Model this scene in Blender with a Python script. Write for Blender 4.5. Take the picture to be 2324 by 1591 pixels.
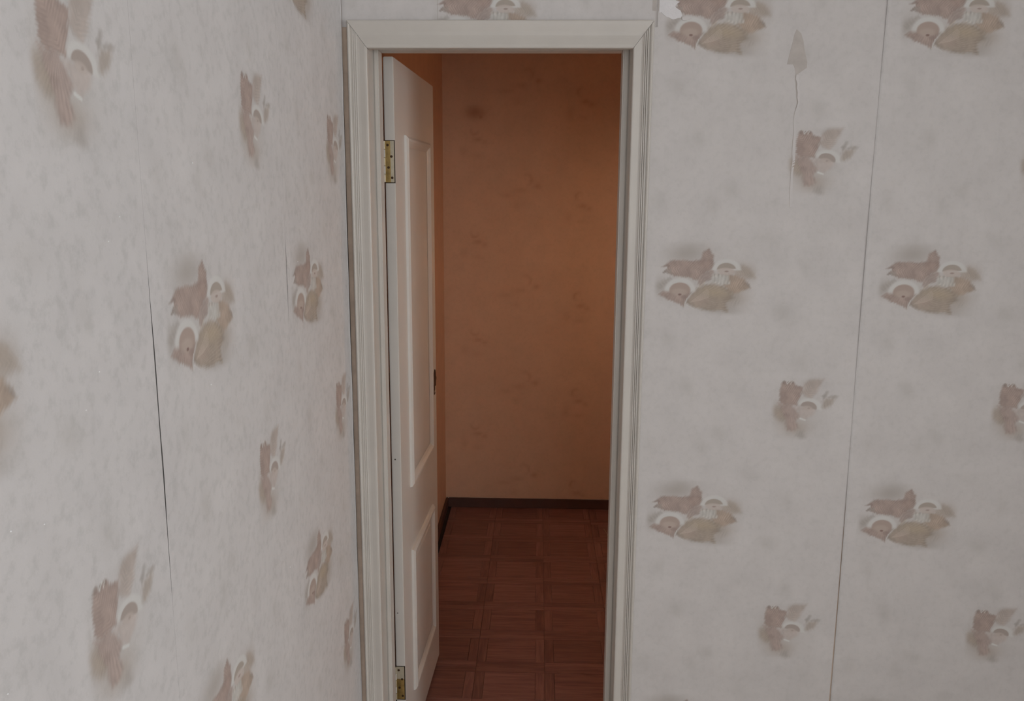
import bpy, bmesh, math, random
import numpy as np
from mathutils import Matrix, Vector

for o in list(bpy.data.objects):
    bpy.data.objects.remove(o, do_unlink=True)
scene = bpy.context.scene
COL = scene.collection
random.seed(4)

# ------------------------------------------------------------------ camera
H = 1.645                                   # eye height above the floor
F_PX, PITCH, YAW, ROLL, DIST = 1905.5, math.radians(10.737), math.radians(1.713), math.radians(-0.333), 2.0187
fwd = Vector((-math.sin(YAW) * math.cos(PITCH), math.cos(YAW) * math.cos(PITCH), -math.sin(PITCH)))
rgt = Vector((math.cos(YAW), math.sin(YAW), 0))
upv = rgt.cross(fwd)
r2 = rgt * math.cos(ROLL) - upv * math.sin(ROLL)
u2 = upv * math.cos(ROLL) + rgt * math.sin(ROLL)
cam = bpy.data.cameras.new('camera')
cam.sensor_width = 36.0
cam.lens = F_PX * 36.0 / 2324.0
cam.clip_start = 0.02
cam_o = bpy.data.objects.new('camera', cam)
m = Matrix((r2, u2, -fwd)).transposed().to_4x4()
m.translation = Vector((0, -DIST, H))
cam_o.matrix_world = m
COL.objects.link(cam_o)
scene.camera = cam_o

# ------------------------------------------------------------------ world and daylight
world = bpy.data.worlds.new('overcast_sky')
scene.world = world
world.use_nodes = True
bg = world.node_tree.nodes['Background']
bg.inputs[0].default_value = (0.80, 0.88, 1.0, 1)
bg.inputs[1].default_value = 1.0

def window_light(name, loc, rot, sx, sy, power, col):
    l = bpy.data.lights.new(name, 'AREA')
    l.shape = 'RECTANGLE'; l.size = sx; l.size_y = sy
    l.energy = power; l.color = col
    o = bpy.data.objects.new(name, l)
    o.location = loc; o.rotation_euler = rot
    COL.objects.link(o)
    return o

ROOM_X0, ROOM_X1 = -0.456, 3.4
ROOM_Y0 = -4.6
CEIL = 2.55
WIN_Y0, WIN_Y1, WIN_Z0, WIN_Z1 = -3.55, -1.70, 0.70, 2.30
WBX0, WBX1 = 0.05, 1.55                       # second window, unseen, added facing the doorway to balance the light
# daylight through the window in the wall on the right, beside the photographer
window_light('window_daylight', (ROOM_X1 + 0.13, (WIN_Y0 + WIN_Y1) / 2, (WIN_Z0 + WIN_Z1) / 2), (math.radians(90), 0, math.radians(90)), 1.85, 1.6, 76.0, (0.985, 0.99, 1.0))
window_light('window_daylight', ((WBX0 + WBX1) / 2, ROOM_Y0 - 0.13, (WIN_Z0 + WIN_Z1) / 2), (math.radians(90), 0, 0), 1.5, 1.6, 37.0, (0.985, 0.99, 1.0))  # light of the added back window

scene.view_settings.view_transform = 'Standard'
scene.view_settings.look = 'None'
scene.view_settings.gamma = 1.0
scene.view_settings.use_curve_mapping = False
scene.view_settings.exposure = -0.05
scene.cycles.max_bounces = 8
scene.cycles.diffuse_bounces = 5

# ------------------------------------------------------------------ helpers
def lin(c):
    return tuple((v / 255 / 12.92) if v / 255 <= 0.04045 else ((v / 255 + 0.055) / 1.055) ** 2.4 for v in c)

def mat_new(name):
    mt = bpy.data.materials.new(name)
    mt.use_nodes = True
    nt = mt.node_tree
    return mt, nt, nt.nodes['Principled BSDF']

def node(nt, typ, **kw):
    n = nt.nodes.new(typ)
    for k, v in kw.items():
        setattr(n, k, v)
    return n

def noise(nt, vec, scale, detail=3.0, rough=0.55):
    n = node(nt, 'ShaderNodeTexNoise')
    n.inputs['Scale'].default_value = scale
    n.inputs['Detail'].default_value = detail
    n.inputs['Roughness'].default_value = rough
    nt.links.new(vec, n.inputs['Vector'])
    return n

def ramp(nt, fac, stops):
    r = node(nt, 'ShaderNodeValToRGB')
    while len(r.color_ramp.elements) < len(stops):
        r.color_ramp.elements.new(0.5)
    for e, (p, c) in zip(r.color_ramp.elements, stops):
        e.position = p; e.color = (*c, 1)
    nt.links.new(fac, r.inputs['Fac'])
    return r

def mult(nt, a, b, fac=1.0):
    mx = node(nt, 'ShaderNodeMix', data_type='RGBA', blend_type='MULTIPLY')
    mx.inputs[0].default_value = fac
    nt.links.new(a, mx.inputs[6]); nt.links.new(b, mx.inputs[7])
    return mx.outputs[2]

def plain(name, col, rough=0.6, var=0.06, scale=18.0, bump=0.0, bscale=120.0, metal=0.0, stretch=None, spec=0.5):
    mt, nt, b = mat_new(name)
    tc = node(nt, 'ShaderNodeTexCoord')
    vec = tc.outputs['Object']
    if stretch:
        mp = node(nt, 'ShaderNodeMapping')
        mp.inputs['Scale'].default_value = stretch
        nt.links.new(vec, mp.inputs['Vector']); vec = mp.outputs['Vector']
    n = noise(nt, vec, scale)
    lo = tuple(c * (1 - var) for c in col); hi = tuple(min(1, c * (1 + var)) for c in col)
    r = ramp(nt, n.outputs['Fac'], [(0.3, lo), (0.7, hi)])
    nt.links.new(r.outputs['Color'], b.inputs['Base Color'])
    b.inputs['Roughness'].default_value = rough
    b.inputs['Metallic'].default_value = metal
    b.inputs['Specular IOR Level'].default_value = spec
    if bump:
        n2 = noise(nt, vec, bscale, 2.0)
        bp = node(nt, 'ShaderNodeBump')
        bp.inputs['Strength'].default_value = bump
        bp.inputs['Distance'].default_value = 0.002
        nt.links.new(n2.outputs['Fac'], bp.inputs['Height'])
        nt.links.new(bp.outputs['Normal'], b.inputs['Normal'])
    return mt

PAPER_SRGB = (160.0, 151.0, 149.0)          # what the bare paper looks like in the room
PAPER = np.array((0.66, 0.635, 0.622))      # its albedo
PAPER_LIN = np.array(lin(PAPER_SRGB))

def ink(c):
    """printed colour given as it looks on the wall -> albedo"""
    return np.array(lin(c)) / PAPER_LIN * PAPER

def wallpaper_material(name, base, fleck=0.05, relief=0.35, mott=0.05):
    mt, nt, b = mat_new(name)
    tc = node(nt, 'ShaderNodeTexCoord')
    at = node(nt, 'ShaderNodeAttribute', attribute_name='print')
    n1 = noise(nt, tc.outputs['Object'], 11.0, 4.0, 0.6)
    r1 = ramp(nt, n1.outputs['Fac'], [(0.3, tuple(base * (1 - fleck))), (0.7, tuple(np.minimum(1, base * (1 + fleck))))])
    n2 = noise(nt, tc.outputs['Object'], 62.0, 4.0, 0.65)
    r2_ = ramp(nt, n2.outputs['Fac'], [(0.33, (1 - mott, 1 - mott * 0.94, 1 - mott)), (0.52, (1.0, 1.0, 1.0))])
    c = mult(nt, r1.outputs['Color'], r2_.outputs['Color'])
    mx = node(nt, 'ShaderNodeMix', data_type='RGBA')
    nt.links.new(at.outputs['Alpha'], mx.inputs[0])
    nt.links.new(c, mx.inputs[6])
    nt.links.new(at.outputs['Color'], mx.inputs[7])
    nt.links.new(mx.outputs[2], b.inputs['Base Color'])
    b.inputs['Roughness'].default_value = 0.75
    b.inputs['Specular IOR Level'].default_value = 0.25
    n3 = noise(nt, tc.outputs['Object'], 260.0, 2.0, 0.6)
    bp = node(nt, 'ShaderNodeBump')
    bp.inputs['Strength'].default_value = relief
    bp.inputs['Distance'].default_value = 0.0003
    nt.links.new(n3.outputs['Fac'], bp.inputs['Height'])
    nt.links.new(bp.outputs['Normal'], b.inputs['Normal'])
    return mt

FAR_ALB = (0.66, 0.44, 0.305)
M = {
    'paper': wallpaper_material('feather_wallpaper', PAPER),
    'paper_left': wallpaper_material('feather_wallpaper_fleece', PAPER * np.array((1.0, 1.01, 1.02)), 0.05, 0.6, 0.10),
    'paper_far': wallpaper_material('warm_wallpaper', np.array(FAR_ALB), 0.04, 0.2),
    'paper_far_plain': plain('warm_wallpaper_plain', FAR_ALB, 0.75, 0.04, 11, 0.1, 200),
    'paper_plain': plain('pale_wallpaper_plain', tuple(PAPER), 0.75, 0.04, 11, 0.1, 200),
    'plaster': plain('bare_plaster', (0.58, 0.46, 0.37), 0.9, 0.12, 30, 0.3),
    'seam': plain('seam_backing', (0.10, 0.095, 0.09), 0.9, 0.1, 40),
    'torn': plain('torn_paper_backing', (0.80, 0.79, 0.80), 0.85, 0.03, 60, 0.3, 300),
    'under': plain('older_paper_and_edge_shade', (0.54, 0.50, 0.468), 0.85, 0.08, 40, 0.2),
    'paint': plain('cream_enamel', (0.60, 0.57, 0.525), 0.40, 0.035, 9, 0.08, 60),
    'paint_door': plain('cream_enamel_door', (0.66, 0.625, 0.58), 0.42, 0.03, 7, 0.06, 50),
    'gap': plain('dark_joint', (0.035, 0.022, 0.014), 0.9, 0.2, 40),
    'brass': plain('worn_brass', (0.52, 0.37, 0.14), 0.38, 0.22, 60, 0.1, 200, 0.85),
    'brass_pale': plain('painted_brass', (0.56, 0.50, 0.38), 0.45, 0.12, 70, 0.1, 200, 0.35),
    'screw': plain('dark_screw', (0.07, 0.035, 0.015), 0.5, 0.2, 60, metal=0.5),
    'bronze': plain('dark_bronze', (0.055, 0.022, 0.012), 0.5, 0.2, 60, metal=0.3),
    'ceil': plain('whitewash', (0.78, 0.77, 0.75), 0.9, 0.03, 6),
    'room_floor': plain('brown_board_paint', (0.46, 0.37, 0.29), 0.5, 0.1, 5),
    'base': plain('brown_skirting', (0.085, 0.034, 0.022), 0.5, 0.15, 12),
    'sub': plain('dark_subfloor', (0.03, 0.015, 0.01), 0.9, 0.1, 12),
    'hole': plain('nail_hole', (0.10, 0.08, 0.065), 0.8, 0.1, 40),
    'glint': plain('white_glint', (0.93, 0.93, 0.93), 0.3, 0.01, 40),
    'shade': plain('added_lamp_enamel', (0.55, 0.50, 0.45), 0.6, 0.05, 20),
    'straw': plain('pale_straw', (0.55, 0.42, 0.30), 0.6, 0.1, 40),
    'frame_white': plain('window_white', (0.75, 0.74, 0.72), 0.4, 0.02, 8),
}

def parquet_material():
    mt, nt, b = mat_new('reddish_parquet')
    tc = node(nt, 'ShaderNodeTexCoord')
    oi = node(nt, 'ShaderNodeObjectInfo')
    mp = node(nt, 'ShaderNodeMapping')
    mp.inputs['Scale'].default_value = (5.0, 60.0, 5.0)
    nt.links.new(tc.outputs['Object'], mp.inputs['Vector'])
    off = node(nt, 'ShaderNodeVectorMath', operation='ADD')
    sc = node(nt, 'ShaderNodeMath', operation='MULTIPLY'); sc.inputs[1].default_value = 37.0
    nt.links.new(oi.outputs['Random'], sc.inputs[0])
    nt.links.new(mp.outputs['Vector'], off.inputs[0]); nt.links.new(sc.outputs[0], off.inputs[1])
    n = noise(nt, off.outputs[0], 1.2, 4.0, 0.6)
    n.inputs['Distortion'].default_value = 0.8
    r = ramp(nt, n.outputs['Fac'], [(0.28, (0.135, 0.058, 0.046)), (0.5, (0.200, 0.090, 0.072)), (0.75, (0.275, 0.132, 0.108))])
    rr = ramp(nt, oi.outputs['Random'], [(0.0, (0.82, 0.80, 0.79)), (0.5, (1, 1, 1)), (1.0, (1.20, 1.24, 1.28))])
    c = mult(nt, r.outputs['Color'], rr.outputs['Color'])
    nt.links.new(c, b.inputs['Base Color'])
    b.inputs['Roughness'].default_value = 0.42
    b.inputs['Specular IOR Level'].default_value = 0.4
    return mt
M['parquet'] = parquet_material()

def glass_material():
    mt, nt, b = mat_new('window_glass')
    out = nt.nodes['Material Output']
    tr = node(nt, 'ShaderNodeBsdfTransparent')
    gl = node(nt, 'ShaderNodeBsdfGlossy'); gl.inputs['Roughness'].default_value = 0.02
    fr = node(nt, 'ShaderNodeFresnel'); fr.inputs['IOR'].default_value = 1.45
    mx = node(nt, 'ShaderNodeMixShader')
    nt.links.new(fr.outputs[0], mx.inputs[0]); nt.links.new(tr.outputs[0], mx.inputs[1]); nt.links.new(gl.outputs[0], mx.inputs[2])
    nt.links.new(mx.outputs[0], out.inputs['Surface'])
    nt.nodes.remove(b)
    return mt
M['glass'] = glass_material()

def tag(o, label=None, cat=None, group=None, kind=None):
    if label: o['label'] = label
    if cat: o['category'] = cat
    if group: o['group'] = group
    if kind: o['kind'] = kind
    return o

def empty(name, loc=(0, 0, 0), rz=0.0):
    o = bpy.data.objects.new(name, None)
    o.empty_display_size = 0.05
    o.location = loc; o.rotation_euler = (0, 0, rz)
    COL.objects.link(o)
    return o

def mesh_obj(name, verts, faces, mat, parent=None, smooth=False, loc=None):
    me = bpy.data.meshes.new(name)
    me.from_pydata(verts, [], faces)
    me.validate(); me.update()
    if smooth:
        me.polygons.foreach_set('use_smooth', [True] * len(me.polygons))
    me.materials.append(mat)
    o = bpy.data.objects.new(name, me)
    if loc: o.location = loc
    COL.objects.link(o)
    if parent: o.parent = parent
    return o

def fix_normals(o):
    bm = bmesh.new(); bm.from_mesh(o.data)
    bmesh.ops.recalc_face_normals(bm, faces=bm.faces)
    bm.to_mesh(o.data); bm.free()
    return o

def boxes(name, lst, mat, parent=None, bevel=0.0, loc=None):
    """one mesh out of axis-aligned boxes (x0,x1,y0,y1,z0,z1)"""
    bm = bmesh.new()
    for (x0, x1, y0, y1, z0, z1) in lst:
        vs = [bm.verts.new(p) for p in ((x0, y0, z0), (x1, y0, z0), (x1, y1, z0), (x0, y1, z0), (x0, y0, z1), (x1, y0, z1), (x1, y1, z1), (x0, y1, z1))]
        for f in ((3, 2, 1, 0), (4, 5, 6, 7), (0, 1, 5, 4), (1, 2, 6, 5), (2, 3, 7, 6), (3, 0, 4, 7)):
            bm.faces.new([vs[i] for i in f])
    if bevel:
        bmesh.ops.bevel(bm, geom=list(bm.edges), offset=bevel, segments=2, affect='EDGES')
    me = bpy.data.meshes.new(name)
    bm.to_mesh(me); bm.free()
    me.materials.append(mat)
    o = bpy.data.objects.new(name, me)
    if loc: o.location = loc
    COL.objects.link(o)
    if parent: o.parent = parent
    return o

def loft(name, rows, mat, parent=None, close=True, caps=True, smooth=False):
    """rows: list of point rings of equal length joined one after another"""
    n = len(rows[0]); verts = [p for r in rows for p in r]; faces = []
    for i in range(len(rows) - 1):
        for j in range(n if close else n - 1):
            k = (j + 1) % n
            faces.append((i * n + j, i * n + k, (i + 1) * n + k, (i + 1) * n + j))
    if caps:
        faces.append(tuple(range(n))[::-1]); faces.append(tuple(range((len(rows) - 1) * n, len(rows) * n)))
    return fix_normals(mesh_obj(name, verts, faces, mat, parent, smooth))

# ------------------------------------------------------------------ room shell
OPEN_X0, OPEN_X1, OPEN_Z = -0.395, 0.2105, H + 0.3185     # clear opening between the jambs
WALL_T = 0.14
FAR_X0, FAR_X1, FAR_Y1 = -0.472, 1.05, 2.20

wall_left = boxes('wall_left', [(-0.62, ROOM_X0, ROOM_Y0, 0.0, 0, CEIL)], M['seam'])
tag(wall_left, 'pale feather-print wallpapered wall with an open dark seam, running up to the door corner', 'wall', kind='structure')
JT = 0.028
wall_front = boxes('wall_front', [
    (-0.62, OPEN_X0 - JT, 0.0, WALL_T, 0, CEIL),
    (OPEN_X1 + JT, ROOM_X1 + 0.15, 0.0, WALL_T, 0, CEIL),
    (OPEN_X0 - JT, OPEN_X1 + JT, 0.0, WALL_T, OPEN_Z + JT, CEIL)], M['plaster'])
tag(wall_front, 'pale feather-print wallpapered wall around the narrow doorway', 'wall', kind='structure')
tag(boxes('wall_back', [(-0.62, WBX0, ROOM_Y0 - 0.2, ROOM_Y0, 0, CEIL), (WBX1, ROOM_X1 + 0.15, ROOM_Y0 - 0.2, ROOM_Y0, 0, CEIL),
    (WBX0, WBX1, ROOM_Y0 - 0.2, ROOM_Y0, 0, WIN_Z0), (WBX0, WBX1, ROOM_Y0 - 0.2, ROOM_Y0, WIN_Z1, CEIL)], M['paper_plain']), 'plain pale wall of the room facing the doorway', 'wall', kind='structure')
tag(boxes('wall_right', [
    (ROOM_X1, ROOM_X1 + 0.15, ROOM_Y0, WIN_Y0, 0, CEIL), (ROOM_X1, ROOM_X1 + 0.15, WIN_Y1, 0.0, 0, CEIL),
    (ROOM_X1, ROOM_X1 + 0.15, WIN_Y0, WIN_Y1, 0, WIN_Z0), (ROOM_X1, ROOM_X1 + 0.15, WIN_Y0, WIN_Y1, WIN_Z1, CEIL)], M['paper_plain']), 'plain pale wall of the room holding the window', 'wall', kind='structure')
tag(boxes('floor', [(-0.62, ROOM_X1 + 0.15, ROOM_Y0 - 0.2, 0.0, -0.1, 0.0)], M['room_floor']), 'brown painted floor of the room before the doorway', 'floor', kind='structure')
tag(boxes('ceiling', [(-0.62, ROOM_X1 + 0.15, ROOM_Y0 - 0.2, WALL_T, CEIL, CEIL + 0.1)], M['ceil']), 'whitewashed ceiling of the room before the doorway', 'ceiling', kind='structure')

# the room's window, out of frame to the right, and the added back one
def window(name, loc, rz, ww, label):
    win = empty(name, loc, rz)
    tag(win, label, 'window', kind='structure')
    wh = WIN_Z1 - WIN_Z0
    boxes('window_frame', [(-ww, ww, -0.03, 0.03, 0, 0.06), (-ww, ww, -0.03, 0.03, wh - 0.06, wh), (-ww, -ww + 0.06, -0.03, 0.03, 0.06, wh - 0.06),
                           (ww - 0.06, ww, -0.03, 0.03, 0.06, wh - 0.06), (-0.03, 0.03, -0.03, 0.03, 0.06, wh - 0.06)], M['frame_white'], win)
    for sd in (-1, 1):
        a, b_ = sorted((sd * 0.03, sd * (ww - 0.06)))
        boxes('pane', [(a, b_, -0.003, 0.003, 0.06, wh - 0.06)], M['glass'], win)
window('window_1', (ROOM_X1 + 0.05, (WIN_Y0 + WIN_Y1) / 2, WIN_Z0), math.pi / 2, (WIN_Y1 - WIN_Y0) / 2, 'wide white framed window lighting the open-seam wall')
window('window_2_added', ((WBX0 + WBX1) / 2, ROOM_Y0 - 0.05, WIN_Z0), 0.0, (WBX1 - WBX0) / 2, 'added white framed window, unseen, in the wall facing the doorway')

# the small room beyond the doorway
wall_far = boxes('wall_far', [(FAR_X0 - 0.15, FAR_X1 + 0.15, FAR_Y1, FAR_Y1 + 0.15, 0, CEIL)], M['plaster'])
tag(wall_far, 'warm brown wallpapered wall seen through the doorway', 'wall', kind='structure')
wall_far_left = boxes('wall_far_left', [(-0.62, FAR_X0, WALL_T, FAR_Y1, 0, CEIL)], M['paper_far_plain'])
tag(wall_far_left, 'warm brown side wall behind the open door', 'wall', kind='structure')
tag(boxes('wall_far_right', [(FAR_X1, FAR_X1 + 0.15, WALL_T, FAR_Y1, 0, CEIL)], M['paper_far_plain']), 'warm brown side wall of the small room across from the open door', 'wall', kind='structure')
tag(boxes('ceiling_far', [(-0.62, FAR_X1 + 0.15, WALL_T, FAR_Y1 + 0.15, CEIL, CEIL + 0.1)], M['ceil']), 'whitewashed ceiling of the small room beyond the doorway', 'ceiling', kind='structure')
tag(boxes('wall_far_front', [(OPEN_X1 + JT + 0.05, FAR_X1, WALL_T, WALL_T + 0.004, 0, CEIL)], M['paper_far_plain']), 'warm brown wall beside the doorway inside the small room', 'wall', kind='structure')
FLOOR_T = 0.012
floor_far = boxes('floor_far', [(-0.62, FAR_X1 + 0.15, 0.0, FAR_Y1 + 0.15, -0.1, -FLOOR_T)], M['sub'])
tag(floor_far, 'dark reddish parquet floor of framed squares beyond the doorway', 'floor', kind='structure')
BB = 0.05
tag(boxes('baseboard_far', [(FAR_X0 + 0.014, FAR_X1, FAR_Y1 - 0.015, FAR_Y1 - 0.001, 0, BB)], M['base'], bevel=0.003), 'low dark brown skirting under the brown wall', 'baseboard', kind='structure')
tag(boxes('baseboard_far_left', [(FAR_X0 + 0.001, FAR_X0 + 0.014, WALL_T + 0.01, FAR_Y1 - 0.001, 0, BB)], M['base'], bevel=0.003), 'low dark brown skirting behind the open door', 'baseboard', kind='structure')

# ------------------------------------------------------------------ parquet: framed squares
PX, PY, PW, GAP = 0.2415, 0.2225, 0.033, 0.0007
def piece_mesh(name, sx, sy):
    bm = bmesh.new()
    x, y, z0, z1, c = sx / 2, sy / 2, -FLOOR_T, 0.0, 0.0010
    ring = [[(-x, -y), (x, -y), (x, y), (-x, y)], [(-x, -y), (x, -y), (x, y), (-x, y)], [(-x + c, -y + c), (x - c, -y + c), (x - c, y - c), (-x + c, y - c)]]
    zs = (z0, z1 - 0.0007, z1)
    vs = [[bm.verts.new((p[0], p[1], zz)) for p in r] for r, zz in zip(ring, zs)]
    for i in range(2):
        for j in range(4):
            k = (j + 1) % 4
            bm.faces.new((vs[i][j], vs[i][k], vs[i + 1][k], vs[i + 1][j]))
    bm.faces.new(vs[2])
    me = bpy.data.meshes.new(name); bm.to_mesh(me); bm.free()
    me.materials.append(M['parquet'])
    return me
panel_me = piece_mesh('parquet_panel', PX - 2 * PW - GAP, PY - 2 * PW - GAP)
long_me = piece_mesh('parquet_strip', PX - GAP, PW - GAP)
short_me = piece_mesh('parquet_strip', PY - 2 * PW - GAP, PW - GAP)
def put(me, name, x, y, rz, parent):
    o = bpy.data.objects.new(name, me)
    o.location = (x, y, random.uniform(-0.0003, 0.0003)); o.rotation_euler = (0, 0, rz)
    COL.objects.link(o); o.parent = parent
for i in range(-2, 6):
    for j in range(-3, 8):
        cx, cy = -0.201 + PX * (i + 0.5), 0.675 + PY * (j + 0.5)
        if cx - PX / 2 < -0.6 or cx + PX / 2 > FAR_X1 + 0.1 or cy - PY / 2 < -0.0 or cy + PY / 2 > FAR_Y1 + 0.1:
            continue
        put(panel_me, 'parquet_panel', cx, cy, 0, floor_far)
        for s in (-1, 1):
            put(long_me, 'parquet_strip', cx, cy + s * (PY / 2 - PW / 2), 0, floor_far)
            put(short_me, 'parquet_strip', cx + s * (PX / 2 - PW / 2), cy, math.pi / 2, floor_far)

# ------------------------------------------------------------------ wallpaper print
REP_U, REP_V = 0.53, 0.5921
SMALL_U, SMALL_V = 0.325, -0.272
RED, OLIVE, TAN, GREY, WHITE, DARK = (133, 114, 107), (131, 116, 106), (137, 118, 106), (134, 124, 119), (163, 156, 153), (108, 93, 87)

def sstep(a, b, x):
    t = np.clip((x - a) / (b - a), 0, 1)
    return t * t * (3 - 2 * t)

def sd_poly(px, py, poly):
    """signed distance to a polygon, negative inside"""
    d = np.full(px.shape, 1e18); inside = np.zeros(px.shape, bool)
    n = len(poly)
    for i in range(n):
        ax, ay = poly[i]; bx_, by = poly[(i + 1) % n]
        ex, ey = bx_ - ax, by - ay
        wx, wy = px - ax, py - ay
        t = np.clip((wx * ex + wy * ey) / (ex * ex + ey * ey + 1e-9), 0, 1)
        dx, dy = wx - ex * t, wy - ey * t
        d = np.minimum(d, dx * dx + dy * dy)
        cond = ((ay > py) != (by > py)) & (px < ex * (py - ay) / (ey + 1e-12) + ax)
        inside ^= cond
    d = np.sqrt(d)
    return np.where(inside, -d, d)

class Canvas:
    def __init__(self, x, y):
        self.x, self.y = x, y
        self.c = np.tile(ink(PAPER_SRGB), x.shape + (1,)).astype(float)
        self.a = np.zeros(x.shape); self.h = np.zeros(x.shape)
        g = np.zeros(x.shape)
        for q in range(9):
            an = q * 2.399; fr = 1.0 / (14 + 7 * q)
            g += np.sin((x * math.cos(an) + y * math.sin(an)) * fr + q * 1.7 + 1.5 * np.sin((y * math.cos(an) - x * math.sin(an)) * fr * 0.6)) / 3.0
        self.grain = g
        self.wob = 9 * np.sin(x / 37.0 + 1.3) * np.sin(y / 29.0) + 5 * np.sin(x / 13.0 + y / 17.0)
    def over(self, col, m):
        col = np.asarray(col)
        na = m + self.a * (1 - m)
        k = np.where(na > 1e-6, m / np.maximum(na, 1e-6), 0)
        self.c = self.c * (1 - k[..., None]) + (col if col.ndim > 1 else col[None, :]) * k[..., None]
        self.a = na
    def haze(self, cx, cy, rx, ry, col, al, rot=0.0):
        ca, sa = math.cos(rot), math.sin(rot)
        dx, dy = self.x - cx, self.y - cy
        q = ((dx * ca + dy * sa) / rx) ** 2 + ((-dx * sa + dy * ca) / ry) ** 2
        self.over(ink(col), al * np.exp(-q * 1.6))
    def shape(self, poly, col, al=0.9, soft=14, stripe=None, amp=0.10, rim=0.35, lift=0.22):
        """poly filled with a colour; stripe = phase function of the barbs (radians)"""
        soft = soft * 1.8 + 6; al = al * 0.97; amp = amp * 0.95
        d = sd_poly(self.x, self.y, poly) + self.wob
        if stripe is not None:
            ph = stripe(self.x, self.y) + 0.8 * self.grain
            amp = amp * np.clip(0.55 + 0.6 * np.roll(self.grain, 7), 0.1, 1.3)
            d = d + 7 * np.cos(ph)
        m = sstep(soft, -soft, d)
        base = np.tile(ink(col), self.x.shape + (1,))
        tone = 1.0 + 0 * d
        tone = tone - rim * 0.28 * np.exp(-np.maximum(-d, 0) / 40.0)
        if stripe is not None:
            tone = tone + amp * np.sin(ph)
            self.h = self.h * (1 - m) + m * (lift * 0.5 + lift * 0.5 * np.cos(ph))
        else:
            self.h = self.h * (1 - m) + m * lift * 0.6
        tone = tone + 0.035 * np.sin(self.x / 61.0 + 0.7 * np.sin(self.y / 45.0)) + 0.06 * self.grain
        self.over(base * tone[..., None], m * al)
    def ell(self, cx, cy, rx, ry, col, al, soft=0.12, rot=0.0, keep=None, lift=None):
        ca, sa = math.cos(rot), math.sin(rot)
        dx, dy = self.x - cx, self.y - cy
        q = np.sqrt(((dx * ca + dy * sa) / rx) ** 2 + ((-dx * sa + dy * ca) / ry) ** 2)
        m = sstep(1 + soft, 1 - soft, q)
        if keep is not None:
            m = m * keep
        self.over(ink(col), m * al)
        if lift is not None:
            self.h = self.h * (1 - m) + m * lift
    def line(self, p, q, w, col, al):
        ex, ey = q[0] - p[0], q[1] - p[1]
        t = np.clip(((self.x - p[0]) * ex + (self.y - p[1]) * ey) / (ex * ex + ey * ey), 0, 1)
        d = np.hypot(self.x - p[0] - ex * t, self.y - p[1] - ey * t)
        self.over(ink(col), al * sstep(w * 1.6, w * 0.5, d))

def chev(ox, oy, ax, ay, per, slope):
    L = math.hypot(ax, ay); ax, ay = ax / L, ay / L
    return lambda x, y: 2 * math.pi / per * (((x - ox) * ax + (y - oy) * ay) - slope * np.abs(-(x - ox) * ay + (y - oy) * ax))
def rays(ox, oy, n, curl=0.0):
    return lambda x, y: n * np.arctan2(y - oy, x - ox) + curl * np.hypot(x - ox, y - oy)

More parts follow.
